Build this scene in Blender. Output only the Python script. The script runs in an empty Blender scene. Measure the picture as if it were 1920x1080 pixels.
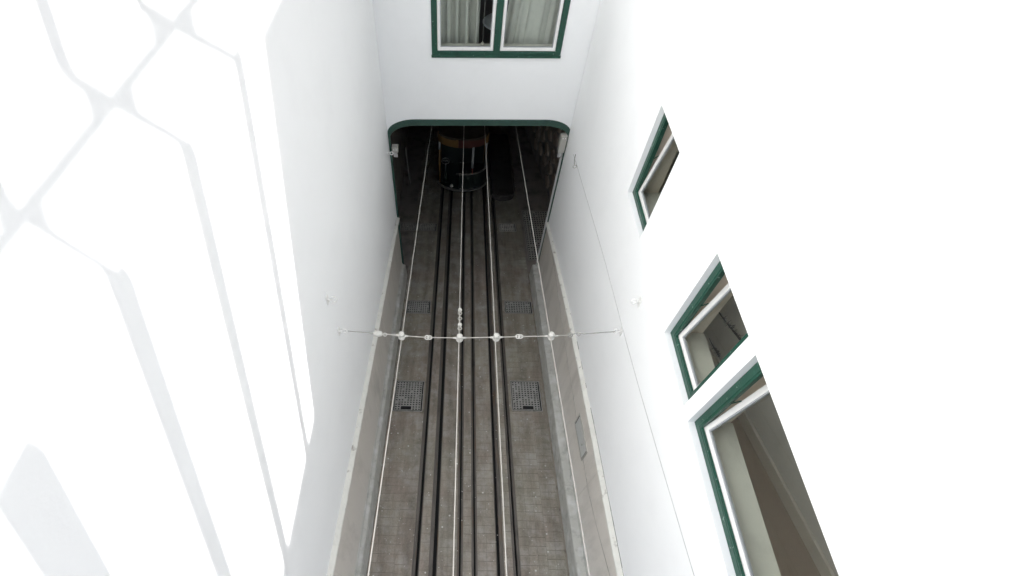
import bpy, bmesh, math, random
from mathutils import Vector, Matrix
random.seed(7)
R = math.radians
scene = bpy.context.scene
col = scene.collection

# ------------------------------------------------------------------ camera, sky, sun, exposure
cd = bpy.data.cameras.new('camera')
cam = bpy.data.objects.new('camera', cd); col.objects.link(cam)
cd.sensor_width = 36; cd.lens = 17.657; cd.shift_x = 0.0547
cd.clip_start = 0.05; cd.clip_end = 500
cam.matrix_world = Matrix.Translation((0, 0, 9.5)) @ Matrix.Rotation(R(90 - 53.56), 4, 'X') @ Matrix.Rotation(R(1.57), 4, 'Z')
scene.camera = cam

SA_X = 0.4
SUN = Vector((SA_X, 0.44, 1.0)).normalized()          # direction towards the sun
w = bpy.data.worlds.new('World'); scene.world = w; w.use_nodes = True
nt = w.node_tree
sky = nt.nodes.new('ShaderNodeTexSky'); sky.sky_type = 'NISHITA'; sky.sun_disc = False
sky.sun_elevation = math.asin(SUN.z); sky.sun_rotation = math.atan2(SUN.x, SUN.y)
sky.air_density = 1.0; sky.dust_density = 3.0; sky.ozone_density = 1.0
hs = nt.nodes.new('ShaderNodeHueSaturation'); hs.inputs['Saturation'].default_value = 0.5
nt.links.new(sky.outputs[0], hs.inputs['Color'])
bg = nt.nodes['Background']; bg.inputs['Strength'].default_value = 0.05
nt.links.new(hs.outputs[0], bg.inputs['Color'])

sd = bpy.data.lights.new('sun', 'SUN'); sd.energy = 5.0; sd.angle = R(0.42); sd.color = (1.0, 0.98, 0.955)
so = bpy.data.objects.new('sun', sd); col.objects.link(so)
so.rotation_euler = (-SUN).to_track_quat('-Z', 'Y').to_euler(); so.location = (12, 8, 20)

vs = scene.view_settings
vs.view_transform = 'Standard'; vs.look = 'None'; vs.exposure = 2.6; vs.gamma = 1.0; vs.use_curve_mapping = False
scene.cycles.max_bounces = 14; scene.cycles.diffuse_bounces = 8
scene.cycles.transmission_bounces = 8; scene.cycles.transparent_max_bounces = 12
scene.cycles.sample_clamp_indirect = 6

# ------------------------------------------------------------------ helpers
SL = 0.19404                                           # fall of the street per metre
SA = math.atan(SL)
def P(x, y, h=0.0): return Vector((x, y, h - SL * y))  # point h above the sloping street

def tag(o, label=None, cat=None, group=None, kind=None):
    if label: o['label'] = label
    if cat: o['category'] = cat
    if group: o['group'] = group
    if kind: o['kind'] = kind
    return o
def empty(name, loc=(0, 0, 0), parent=None, rz=0.0):
    o = bpy.data.objects.new(name, None); col.objects.link(o)
    o.location = loc; o.rotation_euler.z = rz; o.empty_display_size = 0.1
    if parent: o.parent = parent
    return o

class MB:
    def __init__(s): s.v = []; s.f = []; s.smooth = []
    def add(s, vs, fs, sm=False):
        b = len(s.v); s.v += [tuple(p) for p in vs]
        for f in fs: s.f.append([b + i for i in f]); s.smooth.append(sm)
        return s
    def hexa(s, q):                                    # q: 4 bottom then 4 top corners
        return s.add(q, [(3, 2, 1, 0), (4, 5, 6, 7), (0, 1, 5, 4), (1, 2, 6, 5), (2, 3, 7, 6), (3, 0, 4, 7)])
    def box(s, x0, x1, y0, y1, z0, z1):
        return s.hexa([(x0, y0, z0), (x1, y0, z0), (x1, y1, z0), (x0, y1, z0), (x0, y0, z1), (x1, y0, z1), (x1, y1, z1), (x0, y1, z1)])
    def sbox(s, x0, x1, y0, y1, h0, h1):               # box that follows the street slope
        return s.hexa([P(x0, y0, h0), P(x1, y0, h0), P(x1, y1, h0), P(x0, y1, h0), P(x0, y0, h1), P(x1, y0, h1), P(x1, y1, h1), P(x0, y1, h1)])
    def extrude(s, sections, closed=True):             # loft rings of points
        n = len(sections[0]); b = []
        for sec in sections: b += list(sec)
        fs = []
        for k in range(len(sections) - 1):
            for i in range(n):
                j = (i + 1) % n
                fs.append((k * n + i, k * n + j, (k + 1) * n + j, (k + 1) * n + i))
        if closed:
            fs.append(tuple(range(n))[::-1]); fs.append(tuple((len(sections) - 1) * n + i for i in range(n)))
        return s.add(b, fs)
    def tube(s, pts, r, n=8, sm=True):
        pts = [Vector(p) for p in pts]; rings = []
        rr = r if isinstance(r, (list, tuple)) else [r] * len(pts)
        for i, p in enumerate(pts):
            t = (pts[min(i + 1, len(pts) - 1)] - pts[max(i - 1, 0)]).normalized()
            a = t.cross(Vector((0, 0, 1)))
            if a.length < 1e-3: a = Vector((1, 0, 0))
            a.normalize(); c = t.cross(a)
            rings.append([p + (a * math.cos(2 * math.pi * k / n) + c * math.sin(2 * math.pi * k / n)) * rr[i] for k in range(n)])
        b = [q for ring in rings for q in ring]; fs = []
        for k in range(len(pts) - 1):
            for i in range(n):
                j = (i + 1) % n; fs.append((k * n + i, k * n + j, (k + 1) * n + j, (k + 1) * n + i))
        fs.append(tuple(range(n))[::-1]); fs.append(tuple((len(pts) - 1) * n + i for i in range(n)))
        return s.add(b, fs, sm)
    def lathe(s, c, prof, axis='Z', n=16, sm=True):    # prof: (radius, height) along the axis
        c = Vector(c); b = []; fs = []
        for r, h in prof:
            for k in range(n):
                a = 2 * math.pi * k / n
                p = Vector((r * math.cos(a), r * math.sin(a), h))
                if axis == 'X': p = Vector((p.z, p.x, p.y))
                elif axis == 'Y': p = Vector((p.y, p.z, p.x))
                b.append(c + p)
        for k in range(len(prof) - 1):
            for i in range(n):
                j = (i + 1) % n; fs.append((k * n + i, k * n + j, (k + 1) * n + j, (k + 1) * n + i))
        fs.append(tuple(range(n))[::-1]); fs.append(tuple((len(prof) - 1) * n + i for i in range(n)))
        return s.add(b, fs, sm)
    def torus(s, c, R_, r, u, v, n=16, m=8):
        c = Vector(c); u = Vector(u).normalized(); v = Vector(v).normalized(); w_ = u.cross(v); b = []; fs = []
        for i in range(n):
            a = 2 * math.pi * i / n; d = u * math.cos(a) + v * math.sin(a)
            for k in range(m):
                t = 2 * math.pi * k / m; b.append(c + d * (R_ + r * math.cos(t)) + w_ * r * math.sin(t))
        for i in range(n):
            for k in range(m):
                fs.append((i * m + k, ((i + 1) % n) * m + k, ((i + 1) % n) * m + (k + 1) % m, i * m + (k + 1) % m))
        return s.add(b, fs, True)
    def lattice(s, us, vs_, solid, d0, d1, f):         # plate with real holes; f(u, v, d) gives a point
        nu, nv = len(us) - 1, len(vs_) - 1
        S = lambda i, j: 0 <= i < nu and 0 <= j < nv and solid(i, j)
        for i in range(nu):
            for j in range(nv):
                if not S(i, j): continue
                a, b, c, d = us[i], us[i + 1], vs_[j], vs_[j + 1]
                s.add([f(a, c, d1), f(b, c, d1), f(b, d, d1), f(a, d, d1)], [(0, 1, 2, 3)])
                s.add([f(a, c, d0), f(b, c, d0), f(b, d, d0), f(a, d, d0)], [(3, 2, 1, 0)])
                if not S(i - 1, j): s.add([f(a, c, d0), f(a, c, d1), f(a, d, d1), f(a, d, d0)], [(0, 1, 2, 3)])
                if not S(i + 1, j): s.add([f(b, c, d0), f(b, d, d0), f(b, d, d1), f(b, c, d1)], [(0, 1, 2, 3)])
                if not S(i, j - 1): s.add([f(a, c, d0), f(b, c, d0), f(b, c, d1), f(a, c, d1)], [(0, 1, 2, 3)])
                if not S(i, j + 1): s.add([f(a, d, d0), f(a, d, d1), f(b, d, d1), f(b, d, d0)], [(0, 1, 2, 3)])
        return s
    def mesh(s, name):
        me = bpy.data.meshes.new(name); me.from_pydata(s.v, [], s.f)
        me.polygons.foreach_set('use_smooth', s.smooth)
        bm = bmesh.new(); bm.from_mesh(me)
        bmesh.ops.remove_doubles(bm, verts=bm.verts, dist=1e-5)
        bmesh.ops.recalc_face_normals(bm, faces=bm.faces)
        bm.to_mesh(me); bm.free(); me.update()
        return me
    def build(s, name, mat, parent=None, bevel=0.0):
        me = s.mesh(name); me.materials.append(mat)
        o = bpy.data.objects.new(name, me); col.objects.link(o)
        if parent: o.parent = parent
        if bevel:
            b = o.modifiers.new('bevel', 'BEVEL'); b.width = bevel; b.segments = 2; b.limit_method = 'ANGLE'; b.angle_limit = R(50)
        return o

# ------------------------------------------------------------------ materials
def mat(name, color, rough=0.7, metal=0.0, var=0.0, vscale=3.0, bump=0.0, bscale=40.0, spec=0.5, coat=0.0, stretch=(1, 1, 1), dirt=None, dirt_scale=2.0, dirt_lo=0.55, dirt_hi=0.75, coords='pos'):
    m = bpy.data.materials.new(name); m.use_nodes = True
    n = m.node_tree.nodes; l = m.node_tree.links
    b = n['Principled BSDF']
    b.inputs['Base Color'].default_value = (*color, 1); b.inputs['Roughness'].default_value = rough
    b.inputs['Metallic'].default_value = metal; b.inputs['Specular IOR Level'].default_value = spec
    b.inputs['Coat Weight'].default_value = coat; b.inputs['Coat Roughness'].default_value = 0.12
    g = n.new('ShaderNodeNewGeometry'); mp = n.new('ShaderNodeMapping'); mp.inputs['Scale'].default_value = stretch
    l.new(g.outputs['Position'], mp.inputs['Vector'])
    src = None
    if var:
        no = n.new('ShaderNodeTexNoise'); no.inputs['Scale'].default_value = vscale; no.inputs['Detail'].default_value = 6; no.inputs['Roughness'].default_value = 0.65
        l.new(mp.outputs[0], no.inputs['Vector'])
        mr = n.new('ShaderNodeMapRange'); mr.inputs[1].default_value = 0.3; mr.inputs[2].default_value = 0.5
        mr.inputs[3].default_value = 1 - var; mr.inputs[4].default_value = 1 + var
        l.new(no.outputs['Fac'], mr.inputs[0])
        mx = n.new('ShaderNodeMix'); mx.data_type = 'RGBA'; mx.blend_type = 'MULTIPLY'; mx.inputs[0].default_value = 1
        mx.inputs[6].default_value = (*color, 1); l.new(mr.outputs[0], mx.inputs[7]); src = mx.outputs[2]
    if dirt:
        no2 = n.new('ShaderNodeTexNoise'); no2.inputs['Scale'].default_value = dirt_scale; no2.inputs['Detail'].default_value = 9; no2.inputs['Roughness'].default_value = 0.5
        l.new(mp.outputs[0], no2.inputs['Vector'])
        m2 = n.new('ShaderNodeMapRange'); m2.inputs[1].default_value = dirt_lo; m2.inputs[2].default_value = dirt_hi
        l.new(no2.outputs['Fac'], m2.inputs[0])
        mx2 = n.new('ShaderNodeMix'); mx2.data_type = 'RGBA'; l.new(m2.outputs[0], mx2.inputs[0])
        if src: l.new(src, mx2.inputs[6])
        else: mx2.inputs[6].default_value = (*color, 1)
        mx2.inputs[7].default_value = (*dirt, 1); src = mx2.outputs[2]
    if src: l.new(src, b.inputs['Base Color'])
    if bump:
        nb = n.new('ShaderNodeTexNoise'); nb.inputs['Scale'].default_value = bscale; nb.inputs['Detail'].default_value = 5
        l.new(g.outputs['Position'], nb.inputs['Vector'])
        bp = n.new('ShaderNodeBump'); bp.inputs['Strength'].default_value = bump; bp.inputs['Distance'].default_value = 0.01
        l.new(nb.outputs['Fac'], bp.inputs['Height']); l.new(bp.outputs[0], b.inputs['Normal'])
    return m

M = {}
M['plaster'] = mat('white_plaster', (0.878, 0.885, 0.885), 0.85, var=0.012, vscale=1.3, bump=0.12, bscale=25, spec=0.2)
M['trim'] = mat('cream_trim', (0.67, 0.665, 0.61), 0.6, var=0.06, vscale=6, bump=0.3, bscale=30, dirt=(0.35, 0.33, 0.29), dirt_scale=9, dirt_lo=0.62, dirt_hi=0.72)
M['dado'] = mat('polished_grey_dado', (0.72, 0.68, 0.625), 0.24, var=0.10, vscale=2.2, bump=0.03, bscale=60, spec=0.5, stretch=(1, 1, 0.25))
M['plinth'] = mat('worn_stone_plinth', (0.42, 0.42, 0.385), 0.7, var=0.18, vscale=7, bump=0.4, bscale=22, dirt=(0.6, 0.6, 0.58), dirt_scale=5, dirt_lo=0.5, dirt_hi=0.7)
M['crack'] = mat('dark_gap', (0.10, 0.10, 0.09), 0.9)
M['hatchdoor'] = mat('grey_hatch_paint', (0.55, 0.56, 0.54), 0.4, var=0.05)
M['green'] = mat('green_paint', (0.009, 0.056, 0.036), 0.38, var=0.12, vscale=9, bump=0.15, bscale=50, dirt=(0.25, 0.36, 0.31), dirt_scale=26, dirt_lo=0.66, dirt_hi=0.73)
M['arch'] = mat('dark_green_arch_paint', (0.022, 0.058, 0.044), 0.5, var=0.15, vscale=8, bump=0.2, bscale=40, dirt=(0.3, 0.33, 0.31), dirt_scale=30, dirt_lo=0.72, dirt_hi=0.77)
M['sash'] = mat('white_gloss_paint', (0.82, 0.81, 0.79), 0.35, var=0.03, vscale=8, bump=0.05, bscale=60)
M['gasket'] = mat('grey_gasket', (0.34, 0.35, 0.36), 0.6)
M['cream'] = mat('cream_room_paint', (0.66, 0.635, 0.56), 0.7, var=0.05, vscale=4)
M['beige'] = mat('beige_indoor_light', (0.66, 0.58, 0.48), 0.7, var=0.04)  # warm indoor light put into the colour
M['brown'] = mat('brown_floor', (0.34, 0.27, 0.22), 0.5, var=0.12, vscale=5, stretch=(1, 0.3, 1))
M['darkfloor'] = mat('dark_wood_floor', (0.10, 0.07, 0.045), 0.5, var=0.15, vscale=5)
M['streak'] = mat('streak_brown', (0.06, 0.05, 0.035), 0.9)
M['taupe'] = mat('taupe_room_paint', (0.52, 0.485, 0.43), 0.8, var=0.06, vscale=3)
M['skirting'] = mat('pale_skirting_paint', (0.6, 0.55, 0.48), 0.5)
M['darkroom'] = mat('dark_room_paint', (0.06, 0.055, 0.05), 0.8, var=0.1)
M['passage_dark'] = mat('dark_passage_render', (0.20, 0.18, 0.16), 0.85, var=0.3, vscale=2, bump=0.4, bscale=12)  # dark brown render for the passage walls and ceiling
M['stone'] = mat('dark_rubble_stone', (0.27, 0.225, 0.185), 0.85, var=0.3, vscale=5, bump=0.5, bscale=14)
M['rail'] = mat('dark_rail_steel', (0.085, 0.076, 0.066), 0.5, metal=0.15, var=0.3, vscale=9, bump=0.2, bscale=50, stretch=(1, 0.15, 1), dirt=(0.12, 0.08, 0.05), dirt_scale=8, dirt_lo=0.55, dirt_hi=0.75)
M['void'] = mat('unlit_black', (0.008, 0.008, 0.008), 0.9)  # black stands for unlit depth in grooves and grate pits
M['iron'] = mat('cast_iron', (0.25, 0.245, 0.23), 0.55, metal=0.0, var=0.25, vscale=10, bump=0.3, bscale=60, dirt=(0.36, 0.35, 0.33), dirt_scale=14, dirt_lo=0.60, dirt_hi=0.75)
M['paleiron'] = mat('worn_bright_iron', (0.48, 0.46, 0.43), 0.5, var=0.2, vscale=10)
M['darkiron'] = mat('dark_cast_iron', (0.32, 0.305, 0.28), 0.6, metal=0.0, var=0.25, vscale=10, bump=0.3, bscale=60)
M['wire'] = mat('pale_cable', (0.42, 0.40, 0.365), 0.5, var=0.1, vscale=20)
M['porcelain'] = mat('white_insulator', (0.55, 0.54, 0.50), 0.35, var=0.05, vscale=20)
M['steel'] = mat('pale_galvanised_steel', (0.40, 0.39, 0.355), 0.5, metal=0.1, var=0.08, vscale=15)
M['rusty'] = mat('weathered_wire', (0.30, 0.29, 0.27), 0.7, var=0.2, vscale=40)
M['greycable'] = mat('grey_cable', (0.55, 0.55, 0.54), 0.7)
M['hook'] = mat('painted_hook', (0.76, 0.755, 0.735), 0.5, var=0.06, vscale=30)
M['curtain'] = mat('beige_curtain_cloth', (0.60, 0.595, 0.55), 0.9, var=0.04, vscale=10, spec=0.1)
M['table'] = mat('pale_table_laminate', (0.78, 0.80, 0.82), 0.4)
M['black'] = mat('black_plastic', (0.015, 0.015, 0.016), 0.4)
M['cardark'] = mat('dark_green_enamel', (0.02, 0.028, 0.024), 0.35, var=0.15, vscale=6)
M['yellow'] = mat('amber_enamel', (0.17, 0.095, 0.03), 0.4, var=0.1, vscale=6)
M['red'] = mat('deep_red_enamel', (0.085, 0.03, 0.022), 0.4)
M['carroof'] = mat('brown_roof_cloth', (0.045, 0.035, 0.024), 0.7, var=0.2, vscale=4)
M['chrome'] = mat('worn_chrome', (0.45, 0.44, 0.42), 0.3, metal=0.8)
M['paper'] = mat('grey_notice_paper', (0.40, 0.42, 0.42), 0.8)
M['oldconcrete'] = mat('dark_paved_floor', (0.20, 0.18, 0.16), 0.8, var=0.25, vscale=3, bump=0.3, bscale=25)
M['litter'] = mat('pale_crumbs', (0.55, 0.53, 0.48), 0.9)

def glass_mat():
    m = bpy.data.materials.new('window_glass'); m.use_nodes = True
    n = m.node_tree.nodes; l = m.node_tree.links; n.remove(n['Principled BSDF'])
    tr = n.new('ShaderNodeBsdfTransparent'); tr.inputs[0].default_value = (0.86, 0.90, 0.88, 1)
    gl = n.new('ShaderNodeBsdfGlossy'); gl.inputs['Roughness'].default_value = 0.02; gl.inputs[0].default_value = (0.9, 0.93, 0.92, 1)
    g = n.new('ShaderNodeNewGeometry'); dt = n.new('ShaderNodeVectorMath'); dt.operation = 'DOT_PRODUCT'
    l.new(g.outputs['Incoming'], dt.inputs[0]); l.new(g.outputs['Normal'], dt.inputs[1])
    def mt(op, a, c):
        q = n.new('ShaderNodeMath'); q.operation = op; q.use_clamp = op == 'MULTIPLY_ADD'
        for k, x in enumerate((a, c)):
            if isinstance(x, (int, float)): q.inputs[k].default_value = x
            else: l.new(x, q.inputs[k])
        return q
    one = mt('SUBTRACT', 1.0, mt('ABSOLUTE', dt.outputs['Value'], 0).outputs[0])
    fr = mt('MULTIPLY_ADD', mt('POWER', one.outputs[0], 5.0).outputs[0], 0.90); fr.inputs[2].default_value = 0.055   # both faces of a pane
    mx = n.new('ShaderNodeMixShader'); l.new(fr.outputs[0], mx.inputs[0]); l.new(tr.outputs[0], mx.inputs[1]); l.new(gl.outputs[0], mx.inputs[2])
    l.new(mx.outputs[0], n['Material Output'].inputs[0]); return m
M['glass'] = glass_mat()

def sett_mat():
    m = bpy.data.materials.new('worn_sett'); m.use_nodes = True
    n = m.node_tree.nodes; l = m.node_tree.links; b = n['Principled BSDF']
    g = n.new('ShaderNodeNewGeometry'); oi = n.new('ShaderNodeObjectInfo')
    def math_(op, a, c):
        q = n.new('ShaderNodeMath'); q.operation = op
        for k, x in enumerate((a, c)):
            if isinstance(x, (int, float)): q.inputs[k].default_value = x
            else: l.new(x, q.inputs[k])
        return q.outputs[0]
    rnd = math_('FRACT', math_('ADD', g.outputs['Random Per Island'], oi.outputs['Random']), 0)
    def noise(scale, detail=6, rough=0.65, st=(1, 1, 1)):
        mp = n.new('ShaderNodeMapping'); mp.inputs['Scale'].default_value = st; l.new(g.outputs['Position'], mp.inputs[0])
        q = n.new('ShaderNodeTexNoise'); q.inputs['Scale'].default_value = scale; q.inputs['Detail'].default_value = detail; q.inputs['Roughness'].default_value = rough
        l.new(mp.outputs[0], q.inputs['Vector']); return q.outputs['Fac']
    def ramp(x, a, c, lo, hi):
        q = n.new('ShaderNodeMapRange'); q.inputs[1].default_value = a; q.inputs[2].default_value = c; q.inputs[3].default_value = lo; q.inputs[4].default_value = hi
        l.new(x, q.inputs[0]); return q.outputs[0]
    def mix(f, a, c, blend='MIX'):
        q = n.new('ShaderNodeMix'); q.data_type = 'RGBA'; q.blend_type = blend
        for k, x in ((0, f), (6, a), (7, c)):
            if isinstance(x, (int, float)): q.inputs[k].default_value = x
            elif isinstance(x, tuple): q.inputs[k].default_value = (*x, 1)
            else: l.new(x, q.inputs[k])
        return q.outputs[2]
    base = mix(ramp(noise(1.1, 5), 0.35, 0.65, 0, 1), (0.248, 0.210, 0.176), (0.252, 0.242, 0.192))
    base = mix(1.0, base, ramp(rnd, 0, 1, 0.955, 1.045), 'MULTIPLY')
    base = mix(1.0, base, ramp(noise(3.5, 8, 0.7, (1.6, 0.35, 0.35)), 0.3, 0.7, 0.70, 1.30), 'MULTIPLY')
    base = mix(1.0, base, ramp(noise(45, 4), 0.3, 0.7, 0.86, 1.14), 'MULTIPLY')
    base = mix(1.0, base, ramp(noise(3.2, 3, 0.5, (1.5, 0.05, 0.05)), 0.3, 0.7, 0.80, 1.18), 'MULTIPLY')
    base = mix(ramp(noise(2.2, 9, 0.75), 0.48, 0.70, 0, 0.7), base, (0.42, 0.385, 0.36))
    base = mix(ramp(noise(1.7, 9, 0.72, (2.2, 0.5, 0.5)), 0.58, 0.75, 0, 0.6), base, (0.13, 0.112, 0.095))
    vo = n.new('ShaderNodeTexVoronoi'); vo.inputs['Scale'].default_value = 8.0; l.new(g.outputs['Position'], vo.inputs['Vector'])
    sep = n.new('ShaderNodeSeparateColor'); l.new(vo.outputs['Color'], sep.inputs[0])
    size = ramp(sep.outputs[0], 0.3, 1.0, 0.0, 0.15)
    wob = math_('ADD', vo.outputs['Distance'], math_('MULTIPLY', noise(60, 3), 0.03))
    spot = math_('LESS_THAN', wob, size)
    base = mix(math_('MULTIPLY', spot, 0.8), base, (0.66, 0.65, 0.61))
    l.new(base, b.inputs['Base Color'])
    b.inputs['Roughness'].default_value = 0.68
    l.new(ramp(noise(4, 6), 0.3, 0.7, 0.5, 0.85), b.inputs['Roughness'])
    bp = n.new('ShaderNodeBump'); bp.inputs['Strength'].default_value = 0.35; bp.inputs['Distance'].default_value = 0.008
    l.new(noise(38, 6), bp.inputs['Height']); l.new(bp.outputs[0], b.inputs['Normal'])
    return m
M['sett'] = sett_mat()
M['kerbstone'] = mat('asphalt_paving', (0.10, 0.098, 0.092), 0.8, var=0.12, vscale=6, bump=0.3, bscale=20)
M['bounce_dark'] = mat('bounce_cut_dark', (0.08, 0.082, 0.088), 0.6, var=0.2, vscale=5, bump=0.3, bscale=12)  # made-up dark cladding that cuts bounce onto the upper left wall
M['rubber'] = mat('dark_rubber', (0.055, 0.05, 0.045), 0.7, var=0.3, vscale=4)
M['bed'] = mat('joint_sand', (0.19, 0.17, 0.142), 0.9, var=0.3, vscale=8, bump=0.4, bscale=40)

# ------------------------------------------------------------------ the street
XL, XR = -1.5, 2.26; LT = 15; RT = 9.0
YN, YF = -0.5, 20.0
apron = MB().sbox(-9, 9, -16.0, -0.52, -0.02, 0.0).build('pavement', M['kerbstone']); tag(apron, kind='structure')
GROOVES = [(-0.560, -0.515), (-0.270, -0.208), (0.178, 0.213), (0.434, 0.468), (0.838, 0.886), (1.152, 1.186)]
prof = [(-9, -0.30), (9, -0.30), (9, -0.0048)]
for a, b in reversed(GROOVES): prof += [(b, -0.0048), (b, -0.07), (a, -0.07), (a, -0.0048)]
prof.append((-9, -0.0048))
street = MB().extrude([[P(x, -0.52, h) for x, h in prof], [P(x, YF, h) for x, h in prof]]).build('street', M['bed'])
tag(street, kind='structure')

# bands of setts between the rails, (x0, x1, number of columns)
bands = [(-1.376, -0.624, 5), (-0.498, -0.338, 1), (-0.190, 0.142, 2), (0.245, 0.398, 1), (0.500, 0.822, 2), (0.960, 1.110, 1), (1.240, 2.03, 5)]
PITCH = 0.150
grates = [(-1.30, -0.655, 4.28, 5.08), (-1.29, -0.655, 7.19, 7.66), (1.29, 1.96, 4.37, 5.16), (1.295, 2.025, 7.29, 7.74), (1.31, 1.845, 10.82, 11.24), (-1.80, -0.655, 10.74, 11.14)]
cells = []
for x0, x1, nc in bands:
    w0 = (x1 - x0) / nc
    for c in range(nc):
        y = -0.5 + (0.05 * (bands.index((x0, x1, nc)) % 3))
        rj = random.Random(int(x0 * 1000) + c // 3)
        while y < 18.5:
            ya, yb = y, y + PITCH * rj.uniform(0.92, 1.08)
            xa, xb = x0 + c * w0, x0 + (c + 1) * w0
            y = yb
            hit = [g for g in grates if xa < g[1] and xb > g[0] and ya < g[3] + 0.02 and yb > g[2] - 0.02]
            if hit:                                     # trim the sett against the grate
                g = hit[0]
                if ya < g[2] - 0.03: yb = g[2] - 0.02
                elif yb > g[3] + 0.03: ya = g[3] + 0.02
                elif xa < g[0] - 0.03: xb = g[0] - 0.02
                elif xb > g[1] + 0.03: xa = g[1] + 0.02
                else: continue
                if yb - ya < 0.02 or xb - xa < 0.02: continue
            cells.append((xa, xb, ya, yb))
J = 0.0015
def sett_block(mb, xa, xb, ya, yb, dh, f=P):
    e = 0.0025                                          # worn, rounded arris
    q = [f(xa + J, ya + J, -0.05), f(xb - J, ya + J, -0.05), f(xb - J, yb - J, -0.05), f(xa + J, yb - J, -0.05)]
    m_ = [f(xa + J, ya + J, dh - 0.004), f(xb - J, ya + J, dh - 0.004), f(xb - J, yb - J, dh - 0.004), f(xa + J, yb - J, dh - 0.004)]
    t = [f(xa + J + e, ya + J + e, dh), f(xb - J - e, ya + J + e, dh), f(xb - J - e, yb - J - e, dh), f(xa + J + e, yb - J - e, dh)]
    fs = [(8, 9, 10, 11)]
    for k in range(4):
        n2 = (k + 1) % 4
        fs += [(k, n2, 4 + n2, 4 + k), (4 + k, 4 + n2, 8 + n2, 8 + k)]
    mb.add(q + m_ + t, fs)
vis = sorted([c for c in cells if c[3] > 0.92], key=lambda c: c[2])
near = set(vis[:296])
rest = MB()
shared = {}
flat = lambda x, y, h: Vector((x, y, h))
for c in cells:
    xa, xb, ya, yb = c
    dh = random.uniform(-0.0015, 0.0015)
    if c in near:
        key = (round(xb - xa, 3), round((yb - ya) / 0.004))
        if key not in shared:
            mb = MB(); hw, hl = (xb - xa) / 2, (key[1] * 0.004) / 2
            hl = min(hl, (yb - ya) / 2) if abs(hl * 2 - (yb - ya)) > 0.004 else hl
            sett_block(mb, -hw, hw, -hl, hl, 0.0, flat)
            me = mb.mesh('sett'); me.materials.append(M['sett']); shared[key] = me
        o = bpy.data.objects.new('sett', shared[key]); col.objects.link(o)
        o.location = P((xa + xb) / 2, (ya + yb) / 2, dh)
        o.rotation_euler = (-SA + random.uniform(-0.004, 0.004), random.uniform(-0.004, 0.004), 0)
        o.parent = street
    else:
        sett_block(rest, xa, xb, ya, yb, dh)
o = rest.build('setts', M['sett'], street); tag(o, kind='stuff')
# plain kerb floor inside the passage, either side of the setts
MB().sbox(-2.4, -1.376, 8.95, YF, -0.1, -0.004).build('side_floor', M['oldconcrete'], street)
gx = [2.03, 2.10, 3.05, 3.9]; gy = [8.95, 9.45, 12.0, YF]
MB().lattice(gx, gy, lambda i, j: not (i == 1 and j == 1), -0.1, -0.002, P).build('side_floor', M['oldconcrete'], street)

# rails: a broad dark head, the flange groove, and a thin lip
def rail(name, gx0, gx1, head_left, label, cat, group, mt, hw=0.062, lip=0.014):
    t = empty(name, P((gx0 + gx1) / 2, 0))
    tag(t, label, cat, group)
    inv = t.location
    def part(nm, x0, x1, h0, h1, m):
        mb = MB(); mb.sbox(x0, x1, -0.51, 19.0, h0, h1); ob = mb.build(nm, m, t, 0.002); ob.location = -inv
    if head_left: part('head', gx0 - hw, gx0, -0.15, 0.003, mt); part('lip', gx1, gx1 + lip, -0.15, 0.001, mt)
    else: part('lip', gx0 - lip, gx0, -0.15, 0.001, mt); part('head', gx1, gx1 + hw, -0.15, 0.003, mt)
    part('groove_floor', gx0, gx1, -0.15, -0.055, M['void'])
rail('tram_rail', -0.560, -0.515, True, 'outermost tram rail beside the left drain grates', 'rail', 'grooved rails in the street', M['rail'], 0.06)
rail('tram_rail', -0.270, -0.208, True, 'dark tram rail between the left outer rail and the left cable slot', 'rail', 'grooved rails in the street', M['rail'], 0.065)
rail('cable_slot', 0.178, 0.213, True, 'narrow steel cable slot under the chained overhead wire, left of the street centre', 'slot', 'cable slots in the street', M['rail'], 0.034, 0.03)
rail('cable_slot', 0.434, 0.468, True, 'narrow steel cable slot right of the street centre, nearer the right rails', 'slot', 'cable slots in the street', M['rail'], 0.034, 0.03)
rail('tram_rail', 0.838, 0.886, False, 'broad black tram rail right of the two cable slots', 'rail', 'grooved rails in the street', M['rail'], 0.07)
rail('tram_rail', 1.152, 1.186, False, 'outermost tram rail beside the right drain grates', 'rail', 'grooved rails in the street', M['rail'], 0.05, 0.04)

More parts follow.
